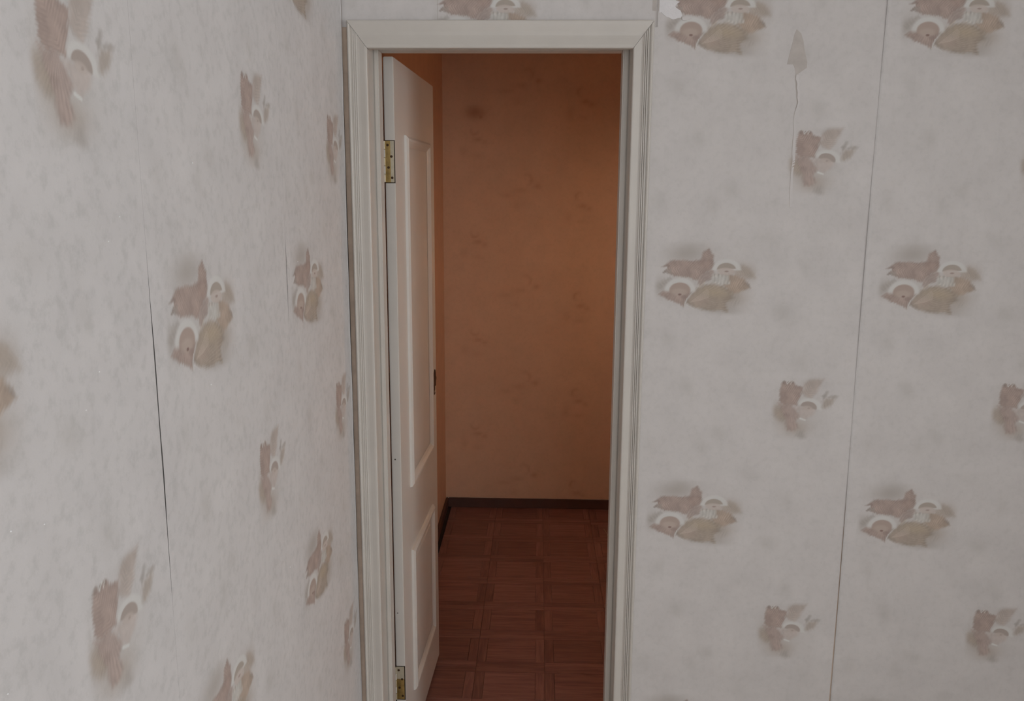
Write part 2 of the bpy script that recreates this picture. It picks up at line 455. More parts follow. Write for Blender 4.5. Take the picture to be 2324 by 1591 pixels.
def motif_large(u, v):
    """big spray of peacock feathers; u right, v up in metres from the dot of its lower eye"""
    k = 0.000125
    cv = Canvas(u / k + 515, 1090 - v / k)
    cv.haze(1000, 850, 1000, 560, (148, 139, 135), 0.55)
    cv.haze(620, 300, 460, 230, GREY, 0.80, -0.1)
    cv.haze(1330, 1340, 460, 180, GREY, 0.7, 0.15)
    cv.haze(100, 960, 230, 210, GREY, 0.7)
    cv.haze(1760, 640, 260, 180, OLIVE, 0.5, 0.4)
    cv.haze(1520, 1140, 330, 200, OLIVE, 0.65)
    cv.shape([(40, 930), (200, 800), (320, 765), (335, 800), (235, 900), (170, 975)], GREY, 0.75, 25, chev(40, 950, 1, -0.6, 60, 0.3), 0.06, 0.2, 0.1)
    cv.shape([(1500, 660), (1690, 505), (1830, 590), (1945, 765), (1800, 775), (1560, 720)], OLIVE, 0.62, 25, chev(1500, 680, 1, 0.05, 44, -0.9), 0.08, 0.15, 0.15)
    cv.shape([(860, 500), (930, 260), (1025, 205), (1065, 260), (1135, 350), (1110, 490), (980, 620), (880, 560)], RED, 0.95, 12, chev(960, 560, 0.18, -1, 42, 0.8), 0.09, 0.4)
    cv.shape([(240, 520), (310, 445), (460, 428), (700, 445), (950, 425), (1130, 440), (1140, 560), (920, 720), (800, 815), (640, 755), (400, 740), (300, 700), (250, 610)], RED, 0.95, 12, chev(280, 570, 1, 0.13, 44, 0.75), 0.10, 0.45)
    cv.shape([(148, 562), (200, 528), (290, 530), (300, 560), (215, 566)], (130, 113, 107), 0.95, 9, None, 0, 0.6)
    cv.shape([(152, 685), (230, 600), (340, 610), (350, 700), (240, 668)], (132, 118, 112), 0.95, 9, chev(152, 685, 1, -0.6, 40, 0.4), 0.1, 0.5)
    cv.shape([(840, 795), (900, 690), (1110, 600), (1150, 640), (1090, 800), (960, 855), (905, 935), (850, 880)], (133, 116, 110), 0.9, 14, chev(900, 700, 0.7, 0.7, 50, 0.4), 0.07, 0.3)
    cv.line((860, 960), (980, 850), 10, (160, 148, 138), 0.6)
    # fan with white barbs, running into the tan right-hand fan
    cv.shape([(1400, 690), (1560, 705), (1700, 755), (1800, 860), (1858, 955), (1700, 1015), (1540, 1075), (1420, 1010), (1330, 900)], TAN, 0.92, 18, rays(1300, 1500, 112), 0.10, 0.3)
    cv.ell(1815, 905, 22, 60, (115, 104, 98), 0.5, 0.5, -0.6)
    cv.shape([(1120, 705), (1430, 690), (1460, 880), (1300, 905), (1120, 850)], (152, 144, 139), 0.85, 12, lambda x, y: 2 * math.pi * (x + 0.12 * (y - 700)) / 66, 0.15, 0.0, 0.35)
    cv.shape([(1110, 690), (1460, 676), (1460, 712), (1110, 722)], (128, 114, 107), 0.45, 10, lambda x, y: 2 * math.pi * x / 66, 0.2, 0.0)
    # upper right eye
    up = sstep(640, 600, cv.y)
    cv.ell(1385, 625, 275, 220, WHITE, 0.82, 0.10, 0.05, up, 0.45)
    cv.ell(1380, 610, 182, 132, (132, 119, 111), 0.95, 0.07, 0.05, sstep(612, 588, cv.y + 0.05 * (cv.x - 1380)), 0.1)
    cv.ell(1375, 640, 165, 70, (152, 138, 132), 0.85, 0.18, 0.05)
    cv.ell(1385, 640, 38, 16, (123, 104, 98), 0.8, 0.4)
    # large lower fan
    cv.shape([(640, 1235), (690, 1130), (760, 1045), (850, 968), (960, 905), (1120, 880), (1350, 925), (1530, 1045), (1540, 1170), (1400, 1230), (1450, 1420), (1320, 1390), (1060, 1405), (720, 1312)], OLIVE, 0.95, 18, rays(560, 1420, 104, -0.012), 0.10, 0.3)
    cv.haze(1180, 1040, 330, 130, (142, 125, 107), 0.55, 0.1)
    cv.haze(900, 1200, 200, 110, (140, 120, 112), 0.5)
    for a in range(7):
        t = 0.25 + a * 0.13
        cv.line((720 + 30 * a, 1240 - 6 * a), (720 + 30 * a + 330 * math.cos(t), 1240 - 6 * a - 300 * math.sin(1.25 - t)), 5, (166, 152, 142), 0.35)
    cv.shape([(1490, 1105), (1640, 1090), (1650, 1250), (1560, 1300), (1495, 1250)], GREY, 0.5, 25, lambda x, y: 2 * math.pi * (x + 0.4 * y) / 60, 0.10, 0.0)
    # lower left eye
    cv.shape([(105, 1085), (240, 1000), (330, 1005), (710, 985), (700, 1100), (650, 1190), (602, 1325), (490, 1262), (280, 1192)], RED, 0.95, 13, rays(600, 780, 62), 0.10, 0.4)
    cv.ell(510, 1020, 292, 240, WHITE, 0.82, 0.10, -0.05, sstep(1075, 1000, cv.y), 0.45)
    cv.ell(512, 1010, 202, 150, (134, 115, 107), 0.92, 0.10, 0.0, sstep(1095, 1050, cv.y), 0.1)
    cv.ell(500, 1045, 140, 70, (147, 131, 123), 0.7, 0.4)
    cv.ell(515, 1092, 34, 20, (108, 87, 82), 0.95, 0.3)
    cv.ell(600, 1140, 60, 40, (122, 104, 98), 0.6, 0.4)
    cv.line((606, 1330), (655, 1170), 9, (166, 160, 156), 0.6)
    cv.line((655, 1170), (770, 1040), 8, (164, 157, 153), 0.4)
    cv.line((650, 1290), (800, 1370), 7, (168, 162, 160), 0.4)
    return cv

def motif_small(u, v):
    """heart-shaped spray with a single eye; origin at the dark crescent"""
    k = 0.000127
    cv = Canvas(u / k + 1120, 850 - v / k)
    cv.haze(900, 900, 600, 560, (148, 139, 135), 0.6)
    cv.haze(620, 1020, 260, 190, OLIVE, 0.75, 0.7)
    cv.haze(900, 1290, 330, 200, OLIVE, 0.6)
    cv.haze(1180, 320, 230, 120, GREY, 0.6, -0.5)
    cv.shape([(985, 600), (1010, 430), (1090, 345), (1210, 320), (1390, 290), (1320, 450), (1240, 610), (1150, 695), (1060, 670)], (139, 124, 117), 0.8, 24, chev(1040, 640, 0.6, -1, 44, 0.75), 0.10, 0.2)
    cv.shape([(555, 500), (600, 385), (650, 370), (690, 410), (740, 372), (800, 372), (850, 440), (985, 470), (995, 560), (940, 690), (905, 840), (780, 830), (640, 835), (555, 740)], RED, 0.95, 12, chev(620, 420, 0.55, 1, 42, -0.7), 0.10, 0.45)
    for (px, py, r) in ((630, 385, 30), (710, 392, 22), (785, 388, 26)):
        cv.ell(px, py, r, r * 1.2, (118, 104, 98), 0.75, 0.35)
    cv.line((690, 415), (740, 360), 8, (172, 166, 162), 0.6)
    cv.line((750, 425), (785, 362), 6, (172, 166, 162), 0.6)
    cv.shape([(400, 900), (560, 830), (700, 880), (760, 1040), (720, 1170), (600, 1150), (480, 1040)], OLIVE, 0.6, 32, rays(820, 760, 56), 0.10, 0.1)
    cv.shape([(530, 790), (640, 830), (780, 800), (870, 900), (975, 1030), (905, 1150), (950, 1290), (880, 1345), (730, 1340), (705, 1150), (640, 1000)], (136, 118, 112), 0.92, 18, rays(760, 700, 58), 0.11, 0.3)
    cv.shape([(860, 870), (1060, 860), (1270, 900), (1230, 1010), (1060, 1130), (960, 1030), (900, 930)], (150, 136, 131), 0.85, 20, None, 0, 0.1)
    cv.line((985, 1100), (1075, 1130), 16, (170, 165, 162), 0.7)
    cv.shape([(960, 1350), (1060, 1340), (1120, 1480), (1010, 1540), (930, 1450)], GREY, 0.6, 30, lambda x, y: 2 * math.pi * (x + 0.35 * y) / 55, 0.12, 0.1)
    # eye
    keep = sstep(60, 0, (cv.y - 850) - 0.28 * (cv.x - 1150))
    cv.ell(1150, 860, 238, 158, WHITE, 0.82, 0.16, 0.22, keep, 0.45)
    cv.ell(1128, 868, 158, 108, (131, 117, 111), 0.95, 0.08, 0.22, sstep(40, 5, (cv.y - 862) - 0.25 * (cv.x - 1120)), 0.1)
    cv.ell(1110, 890, 95, 45, (150, 136, 130), 0.75, 0.3, 0.2)
    cv.ell(1130, 895, 24, 16, (128, 112, 106), 0.6, 0.4)
    # finger barbs to the right
    cv.shape([(1390, 880), (1385, 760), (1440, 700), (1600, 670), (1610, 740), (1540, 850), (1450, 890)], OLIVE, 0.7, 26, chev(1390, 860, 1, -0.4, 60, 0.2), 0.10, 0.1)
    cv.shape([(1375, 650), (1440, 560), (1482, 545), (1450, 640), (1400, 690)], GREY, 0.85, 14, None, 0, 0.5)
    cv.shape([(1470, 665), (1600, 628), (1700, 635), (1660, 675), (1520, 690)], GREY, 0.85, 14, None, 0, 0.5)
    return cv

# faint grey buds scattered between the sprays (offset from the big spray's dot)
BUDS = [(0.245, -0.040, 0.021, 0.017, 0.55), (0.027, -0.226, 0.015, 0.020, 0.5), (0.110, -0.345, 0.016, 0.014, 0.45), (-0.025, -0.110, 0.013, 0.018, 0.4),
        (0.290, 0.070, 0.012, 0.018, 0.35), (0.070, 0.215, 0.012, 0.022, 0.35), (0.300, -0.165, 0.016, 0.020, 0.4), (-0.055, -0.37, 0.014, 0.02, 0.3), (0.200, -0.455, 0.022, 0.014, 0.3), (0.015, -0.47, 0.02, 0.016, 0.25)]

def buds(u, v):
    a = np.zeros(u.shape)
    for (bu, bv, ru, rv, al) in BUDS:
        du = (u - bu + REP_U / 2) % REP_U - REP_U / 2
        dv = (v - bv + REP_V / 2) % REP_V - REP_V / 2
        q = (du / ru) ** 2 + (dv / rv) ** 2 + 0.6 * (du / ru) * (dv / rv)
        a = np.maximum(a, 0.8 * al * np.exp(-q * 0.9))
    return a

LARGE_BOX = (-0.066, 0.190, -0.056, 0.134)
SMALL_BOX = (-0.094, 0.078, -0.092, 0.077)
EMBOSS = 0.0007

def cuts(lo, hi, spans):
    """split [lo,hi] at the spans; returns [(a,b,index or None)]"""
    out = []; p = lo
    for (a, b, i) in sorted(spans):
        a2, b2 = max(a, lo), min(b, hi)
        if b2 - a2 < 1e-4: continue
        if a2 - p > 1e-6: out.append((p, a2, None))
        out.append((a2, b2, (i, a))); p = b2
    if hi - p > 1e-6: out.append((p, hi, None))
    return out

def strip(parent, to_world, u0, u1, v0, v1, pu, pv, mat, fine=0.0014, lift0=0.0, lift1=0.0, edge0=None, edge1=None, thick=0.0006, name='wallpaper_strip', dense=None):
    """a hung length of paper between u0..u1, v0..v1; pu,pv = pattern origin; lift = how far its edges stand off the wall;
    edge0/edge1 shift its left/right edge sideways as a function of v"""
    spans = []
    for k in range(-8, 9):
        spans.append((pu + k * REP_U + LARGE_BOX[0], pu + k * REP_U + LARGE_BOX[1], 'L'))
        spans.append((pu + SMALL_U + k * REP_U + SMALL_BOX[0], pu + SMALL_U + k * REP_U + SMALL_BOX[1], 'S'))
    V, Fc, Cc = [], [], []
    base = 0
    for (a, b, kind) in cuts(u0, u1, spans):
        vs = []
        if kind:
            bx = LARGE_BOX if kind[0] == 'L' else SMALL_BOX
            ov = pv if kind[0] == 'L' else pv + SMALL_V
            for k in range(-8, 9):
                vs.append((ov + k * REP_V + bx[2], ov + k * REP_V + bx[3], k))
        for (c, d, row) in cuts(v0, v1, vs):
            hot = kind is not None and row is not None and (dense is None or (dense[0] < (a + b) / 2 < dense[1] and dense[2] < (c + d) / 2 < dense[3]))
            st = fine if hot else 0.009
            nu, nv = max(1, round((b - a) / st)), max(1, round((d - c) / st))
            uu, vv = np.meshgrid(np.linspace(a, b, nu + 1), np.linspace(c, d, nv + 1))
            uu = uu.ravel(); vv = vv.ravel()
            ba = buds(uu - pu, vv - pv)
            col = np.tile(ink((141, 133, 129)), (len(uu), 1)); al = ba.copy(); hh = np.zeros(len(uu))
            if hot:
                org = kind[1] - (LARGE_BOX[0] if kind[0] == 'L' else SMALL_BOX[0])
                oo = (pv if kind[0] == 'L' else pv + SMALL_V) + row[0] * REP_V
                cv = (motif_large if kind[0] == 'L' else motif_small)(uu - org, vv - oo)
                bx = LARGE_BOX if kind[0] == 'L' else SMALL_BOX
                # fade to nothing at the border of the printed block
                eu = np.minimum(uu - org - bx[0], bx[1] - (uu - org)); ev = np.minimum(vv - oo - bx[2], bx[3] - (vv - oo))
                fd = sstep(0.0, 0.016, np.minimum(eu, ev))
                am = cv.a * fd
                tot = am + al * (1 - am)
                kk = np.where(tot > 1e-6, am / np.maximum(tot, 1e-6), 0)[:, None]
                col = cv.c * kk + col * (1 - kk); al = tot
                hh = cv.h * fd * EMBOSS
            uw = uu.copy()
            if edge0 is not None: uw = uw + edge0(vv) * np.exp(-((uu - u0) / 0.03) ** 2)
            if edge1 is not None: uw = uw + edge1(vv) * np.exp(-((uu - u1) / 0.03) ** 2)
            off = thick + hh
            if lift0: off = off + lift0 * (0.65 + 0.35 * np.sin(vv * 9.0 + 1.0)) * np.exp(-(uu - u0) / 0.012)
            if lift1: off = off + lift1 * (0.65 + 0.35 * np.sin(vv * 7.0)) * np.exp(-(u1 - uu) / 0.012)
            V.append(to_world(uw, vv, off)); Cc.append(np.concatenate([col, al[:, None]], 1))
            i = np.arange(nv)[:, None] * (nu + 1) + np.arange(nu)[None, :] + base
            Fc.append(np.stack([i, i + 1, i + nu + 2, i + nu + 1], -1).reshape(-1, 4))
            base += len(uu)
            # paper edge returning to the wall
            for side, cond in ((0, lift0 > 0 and abs(a - u0) < 1e-6), (nu, lift1 > 0 and abs(b - u1) < 1e-6)):
                if cond:
                    idx = np.arange(nv + 1) * (nu + 1) + side
                    V.append(to_world(uw[idx], vv[idx], off[idx] - 0.0006)); Cc.append(np.tile(np.array([*PAPER, 1.0]), (nv + 1, 1)))
                    t = base - len(uu) + idx; q = base + np.arange(nv + 1)
                    Fc.append(np.stack([t[:-1], t[1:], q[1:], q[:-1]], -1) if side else np.stack([q[:-1], q[1:], t[1:], t[:-1]], -1))
                    base += nv + 1
    V = np.concatenate(V); Fc = np.concatenate(Fc); Cc = np.concatenate(Cc)
    me = bpy.data.meshes.new(name)
    me.vertices.add(len(V)); me.vertices.foreach_set('co', V.astype(np.float32).ravel())
    me.loops.add(len(Fc) * 4); me.loops.foreach_set('vertex_index', Fc.astype(np.int32).ravel())
    me.polygons.add(len(Fc))
    me.polygons.foreach_set('loop_start', np.arange(len(Fc), dtype=np.int32) * 4)
    me.polygons.foreach_set('loop_total', np.full(len(Fc), 4, np.int32))
    me.polygons.foreach_set('use_smooth', np.ones(len(Fc), bool))
    at = me.color_attributes.new('print', 'FLOAT_COLOR', 'POINT')
    at.data.foreach_set('color', Cc.astype(np.float32).ravel())
    me.update(calc_edges=True)
    me.materials.append(mat)
    o = bpy.data.objects.new(name, me)
    COL.objects.link(o); o.parent = parent
    return o

def on_front(u, v, t):
    return np.stack([u, -t, v], -1)
def on_left(u, v, t):
    return np.stack([ROOM_X0 + t, u, v], -1)

# front wall: pattern origin at the big spray right of the doorway
PU, PV = 0.342, H + 0.351
CAS_L, CAS_R, CAS_T = -0.4415, 0.2574, H + 0.380
vis = (-3, 1.7, 0.15, 2.2)
strip(wall_front, on_front, ROOM_X0 + 0.001, -0.2345, CAS_T - 0.012, CEIL - 0.001, PU, PV, M['paper'], dense=vis)
strip(wall_front, on_front, -0.2340, 0.2660, CAS_T - 0.012, CEIL - 0.001, PU, PV, M['paper'], dense=vis, lift0=0.0004, lift1=0.0008)
strip(wall_front, on_front, 0.2665, 0.7770, CAS_T + 0.021, CEIL - 0.001, PU, PV, M['paper'], dense=vis)
strip(wall_front, on_front, CAS_R - 0.012, 0.7770, 0.0, CAS_T + 0.021, PU, PV, M['paper'], dense=vis)
strip(wall_front, on_front, 0.7772, 1.3060, 0.0, CEIL - 0.001, PU, PV, M['paper'], dense=vis, lift0=0.0022,
      edge0=lambda v: -0.003 * np.sin((v - 0.9) * 2.4))
strip(wall_front, on_front, 1.3062, 1.8360, 0.0, CEIL - 0.001, PU, PV, M['paper'], dense=vis)
strip(wall_front, on_front, 1.8362, ROOM_X1 - 0.001, 0.0, CEIL - 0.001, PU, PV, M['paper'], dense=(0, 0, 0, 0))

# left wall
LU = -0.9547
visl = (-2.3, 0.1, 0.15, 2.2)
def gap_open(v):                                   # the seam that has sprung open
    t = np.clip((v - (H - 0.52)) / 0.46, 0, 1)
    return 0.0034 * np.sin(math.pi * t) ** 1.3 * (0.8 + 0.2 * np.sin(v * 40))
def gap_thin(v):
    t = np.clip((v - (H - 0.24)) / 0.17, 0, 1)
    return 0.0022 * np.sin(math.pi * t)
def ragged(v):
    return -0.006 + 0.0035 * np.sin(v * 3.1 + 0.5) + 0.0012 * np.sin(v * 23.0) + 0.0007 * np.sin(v * 71.0)
strip(wall_left, on_left, ROOM_Y0 + 0.001, -2.1105, 0.0, CEIL - 0.001, LU, H - 0.197, M['paper_left'], dense=(0, 0, 0, 0))
strip(wall_left, on_left, -2.1103, -1.5802, 0.0, CEIL - 0.001, LU, H - 0.197, M['paper_left'], dense=visl)
strip(wall_left, on_left, -1.5800, -1.0512, 0.0, CEIL - 0.001, LU, H - 0.197, M['paper_left'], dense=visl)
strip(wall_left, on_left, -1.0510, -0.5082, 0.0, CEIL - 0.001, LU, H - 0.205, M['paper_left'], dense=visl, edge0=gap_open)
strip(wall_left, on_left, -0.5080, -0.0035, 0.0, CEIL - 0.001, LU, H - 0.2232, M['paper_left'], dense=visl, edge0=gap_thin, edge1=ragged, lift1=0.001)

# far wall: warm paper with faint curled sprigs
def far_paper():
    u0, u1, v0, v1, st = FAR_X0, FAR_X1, BB + 0.001, CEIL - 0.001, 0.008
    nu, nv = round((u1 - u0) / st), round((v1 - v0) / st)
    uu, vv = np.meshgrid(np.linspace(u0, u1, nu + 1), np.linspace(v0, v1, nv + 1)); uu = uu.ravel(); vv = vv.ravel()
    a = np.zeros(len(uu))
    def blob(cx, cy, rx, ry, al):
        nonlocal a
        a = np.maximum(a, al * np.exp(-(((uu - cx) / rx) ** 2 + ((vv - cy) / ry) ** 2)))
    def ring(cx, cy, r, w, al):
        nonlocal a
        a = np.maximum(a, al * np.exp(-((np.hypot(uu - cx, vv - cy) - r) / w) ** 2) * (0.45 + 0.55 * np.cos(np.arctan2(vv - cy, uu - cx) - 1.0 - 9.0 * cx)))
    k_ = 0
    for col_, (cx, top) in enumerate(((-0.315, 1.44), (-0.06, 1.70), (0.205, 1.62), (0.46, 1.44), (0.72, 1.70), (0.98, 1.62))):
        for r in range(-2, 4):
            cy = top - 0.497 * r
            if col_ % 3 == 1:
                ring(cx, cy, 0.026, 0.009, 0.40); blob(cx + 0.055, cy - 0.030, 0.018, 0.014, 0.5); blob(cx - 0.03, cy - 0.05, 0.035, 0.014, 0.35)
                blob(cx - 0.10, cy - 0.075, 0.04, 0.012, 0.28); blob(cx - 0.045, cy - 0.125, 0.02, 0.02, 0.25)
            else:
                ring(cx, cy, 0.020, 0.008, 0.45); blob(cx + 0.015, cy - 0.045, 0.025, 0.012, 0.5); blob(cx + 0.048, cy - 0.058, 0.016, 0.013, 0.4)
                blob(cx - 0.055, cy - 0.10, 0.02, 0.025, 0.30); blob(cx + 0.01, cy - 0.12, 0.03, 0.012, 0.25)
    blob(-0.315, 2.02, 0.05, 0.035, 0.9); blob(-0.285, 2.00, 0.012, 0.012, 0.9)
    col = np.tile(np.array((0.40, 0.20, 0.12)), (len(uu), 1))
    P = np.stack([uu, np.full(len(uu), FAR_Y1 - 0.0006), vv], -1)
    i = np.arange(nv)[:, None] * (nu + 1) + np.arange(nu)[None, :]
    Fc = np.stack([i, i + 1, i + nu + 2, i + nu + 1], -1).reshape(-1, 4)
    o = mesh_obj('wallpaper_sheet', P.tolist(), Fc.tolist(), M['paper_far'], wall_far)
    at = o.data.color_attributes.new('print', 'FLOAT_COLOR', 'POINT')
    at.data.foreach_set('color', np.concatenate([col, a[:, None] * 0.8], 1).astype(np.float32).ravel())
far_paper()

# glints on the left wall's paper, painted in as white specks
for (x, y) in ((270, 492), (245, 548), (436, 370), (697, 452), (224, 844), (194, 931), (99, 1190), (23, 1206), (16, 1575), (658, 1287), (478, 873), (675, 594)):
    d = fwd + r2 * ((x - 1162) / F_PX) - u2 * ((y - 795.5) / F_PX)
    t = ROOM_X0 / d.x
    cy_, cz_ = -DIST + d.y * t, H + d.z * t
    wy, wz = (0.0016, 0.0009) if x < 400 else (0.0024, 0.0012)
    mesh_obj('glint_speck', [(ROOM_X0 + 0.0007, cy_ - wy, cz_), (ROOM_X0 + 0.0007, cy_, cz_ - wz), (ROOM_X0 + 0.0007, cy_ + wy, cz_), (ROOM_X0 + 0.0007, cy_, cz_ + wz), (ROOM_X0 + 0.0016, cy_, cz_)],
             [(0, 1, 4), (1, 2, 4), (2, 3, 4), (3, 0, 4)], M['glint'], wall_left)

# ------------------------------------------------------------------ torn paper on the front wall
def wall_flap(name, pts, mat, t0, t1, parent, label=None):
    """flat scrap lying on the front wall, outline in (x, z); t0/t1 = stand-off of its back and face"""
    n = len(pts)
    o = mesh_obj(name, [(x, -t0, z) for x, z in pts] + [(x, -t1, z) for x, z in pts],
                 [tuple(range(n, 2 * n))] + [(i, (i + 1) % n, n + (i + 1) % n, n + i) for i in range(n)], mat, parent)
    fix_normals(o)
    if label: o['label'] = label
    return o

def fz(x, z):                                       # zoomed photo measurements -> wall metres
    return (0.2683 + (x - 437) / 15.49 / 1013.0, H + 0.4262 - z / 15.49 / 943.0)
wall_flap('torn_paper', [fz(*p) for p in ((436, -900), (436, 400), (480, 392), (515, 376), (560, 430), (620, 475), (700, 532), (790, 545), (870, 590), (940, 608), (1010, 598), (1100, 570), (1200, 560), (1245, 500),
          (1225, 400), (1180, 322), (1120, 300), (1075, 268), (1030, 240), (985, 205), (1060, 120), (1150, 60), (1010, 25), (980, -60), (1080, -300), (1200, -900))], M['torn'], 0.0002, 0.0014, wall_front, 'white torn paper backing at the corner above the door casing')
wall_flap('torn_lip', [fz(*p) for p in ((1245, 555), (1262, 640), (1330, 648), (1420, 640), (1500, 612), (1600, 568), (1560, 540), (1400, 520))], M['paper_plain'], 0.0006, 0.0030, wall_front)
wall_flap('overlap_edge_shade', [fz(*p) for p in ((190, -900), (190, 335), (300, 345), (425, 350), (425, -900))], M['under'], 0.0004, 0.0012, wall_front)  # duller strip paints in the shadow along the overlapped paper edge
def px(x, y):                                       # photo pixel -> point on the front wall plane
    d = fwd + r2 * ((x - 1162) / F_PX) - u2 * ((y - 795.5) / F_PX)
    t = DIST / d.y
    return (d.x * t, H + d.z * t)
wall_flap('bare_patch', [px(*p) for p in ((1808, 66), (1818, 76), (1823, 92), (1825, 108), (1828, 124), (1832, 142), (1831, 154), (1822, 160), (1814, 166), (1806, 170), (1804, 156), (1800, 146), (1786, 146), (1792, 122), (1800, 92), (1803, 78))], M['under'], 0.0004, 0.0010, wall_front, 'dull older paper showing where the print is torn away')
crack = [(1806, 170), (1805, 180), (1808, 190), (1807, 200), (1809, 210), (1808, 222), (1810, 232), (1807, 242), (1803, 256), (1800, 275), (1801, 300), (1799, 320), (1797, 345), (1798, 365), (1794, 395), (1792, 430), (1791, 470)]
pl = [px(*p) for p in crack]
w_l = [0.0016, 0.001, 0.0022, 0.0008, 0.0022, 0.0012, 0.0016, 0.0006, 0.0009, 0.0004, 0.0006, 0.0008, 0.0005, 0.0007, 0.0004, 0.0004, 0.0002]
wall_flap('paper_tear', [(x - w, z) for (x, z), w in zip(pl, w_l)] + [(x + w * 0.4, z) for (x, z), w in reversed(list(zip(pl, w_l)))], M['under'], 0.0004, 0.0009, wall_front)
rows = []
for i, (x, z) in enumerate(pl):                     # raised lip of the paper right of the tear
    w = 0.0035 + 0.0012 * math.sin(i * 1.7)
    hgt = 0.0022 if i < 8 else 0.0009
    rows.append([(x + 0.0006, -0.0006, z), (x + 0.0008, -hgt, z), (x + w * 0.5, -hgt * 0.8, z), (x + w + 0.003, -0.0007, z)])
lip = loft('paper_lip', rows, M['paper_plain'], wall_front, close=False, caps=False, smooth=False)

# ------------------------------------------------------------------ door casing (trim) with its moulded profile
def casing_profile(n_bead=True, bh=1.0):
    """(t, y): t = 0 at the inner edge .. 1 at the outer edge, y = how far it stands off the wall"""
    pr = [(0.0, 0.0), (0.0, 0.016), (0.02, 0.0190), (0.06, 0.0200), (0.14, 0.0196), (0.26, 0.0180), (0.38, 0.0165), (0.46, 0.0160)]
    if n_bead:
        for c in (0.55, 0.64, 0.73):
            pr += [(c - 0.043, 0.0158), (c - 0.026, 0.0158 + 0.0038 * bh), (c, 0.0158 + 0.0044 * bh), (c + 0.026, 0.0158 + 0.0038 * bh), (c + 0.043, 0.0158)]
        pr += [(0.82, 0.0158), (0.835, 0.0200), (0.89, 0.0213), (0.94, 0.0206), (1.0, 0.0145), (1.0, 0.0)]
    else:
        pr += [(0.60, 0.0165), (0.74, 0.0185), (0.86, 0.0200), (0.95, 0.0205), (0.985, 0.0195), (1.0, 0.017), (1.0, 0.0)]
    return pr
def casing_side(name, xi, xo, label, bh):
    pr = casing_profile(True, bh)
    lo = [(xi + (xo - xi) * t, -y, 0.0) for t, y in pr]
    hi = [(xi + (xo - xi) * t, -y, OPEN_Z + (CAS_T - OPEN_Z) * t) for t, y in pr]
    o = loft(name, [lo, hi], M['paint'])
    return tag(o, label, 'trim', kind='structure')
casing_side('trim_1', OPEN_X0, CAS_L, 'cream moulded door casing upright squeezed against the corner of the walls', 0.35)
casing_side('trim_2', OPEN_X1, CAS_R, 'cream moulded door casing upright with fine beads beside the wide wallpapered wall', 1.0)
pr = casing_profile(False)
oh = loft('trim_3', [[(OPEN_X0 + (CAS_L - OPEN_X0) * t + 0.0004, -y, OPEN_Z + (CAS_T - OPEN_Z) * t + 0.0004) for t, y in pr],
                     [(OPEN_X1 + (CAS_R - OPEN_X1) * t - 0.0004, -y, OPEN_Z + (CAS_T - OPEN_Z) * t + 0.0004) for t, y in pr]], M['paint'])
tag(oh, 'cream door casing board across the top of the doorway', 'trim', kind='structure')

# ------------------------------------------------------------------ door frame and open door
door = empty('door_1', (OPEN_X0, 0.0, 0.0))
tag(door, 'cream painted panelled door standing open into the small room, in its frame', 'door', kind='structure')
def rel(lst):
    return [(a - OPEN_X0, b - OPEN_X0, c, d, e, f) for (a, b, c, d, e, f) in lst]
STOP_Y0, STOP_Y1 = 0.050, 0.100
boxes('jamb', rel([(OPEN_X0 - JT, OPEN_X0, 0.0, WALL_T, 0.0, OPEN_Z + JT)]), M['paint'], door, 0.0015)
boxes('jamb', rel([(OPEN_X1, OPEN_X1 + JT, 0.0, WALL_T, 0.0, OPEN_Z + JT)]), M['paint'], door, 0.0015)
boxes('head_jamb', rel([(OPEN_X0, OPEN_X1, 0.0, WALL_T, OPEN_Z + 0.014, OPEN_Z + JT)]), M['paint'], door, 0.0015)
boxes('door_stop', rel([(OPEN_X0, OPEN_X0 + 0.0125, STOP_Y0, STOP_Y1, 0.0, OPEN_Z + 0.014)]), M['paint'], door, 0.003)
boxes('door_stop', rel([(OPEN_X1 - 0.0155, OPEN_X1, STOP_Y0, STOP_Y1, 0.0, OPEN_Z + 0.014)]), M['paint'], door, 0.003)
boxes('door_stop', rel([(OPEN_X0 + 0.0125, OPEN_X1 - 0.0155, STOP_Y0, STOP_Y1, OPEN_Z + 0.0075, OPEN_Z + 0.014)]), M['paint'], door, 0.0015)

boxes('rebate_shade', rel([(OPEN_X0, OPEN_X0 + 0.0008, STOP_Y1, WALL_T, 0.0, OPEN_Z + 0.014)]), M['gap'], door)  # dark strip standing in for the shade in the gap behind the stop
PIN_X, PIN_Y = -0.3880, 0.137
ANG = math.radians(87.6)
LEAF_L, LEAF_T, LEAF_Z0, LEAF_Z1 = 0.597, 0.0258, 0.010, H + 0.325
leaf = boxes('door_leaf', [(0.003, LEAF_L, -LEAF_T, 0.0, LEAF_Z0, LEAF_Z1)], M['paint_door'], door, 0.0018)
leaf.location = (PIN_X - OPEN_X0, PIN_Y, 0.0); leaf.rotation_euler = (0, 0, ANG)

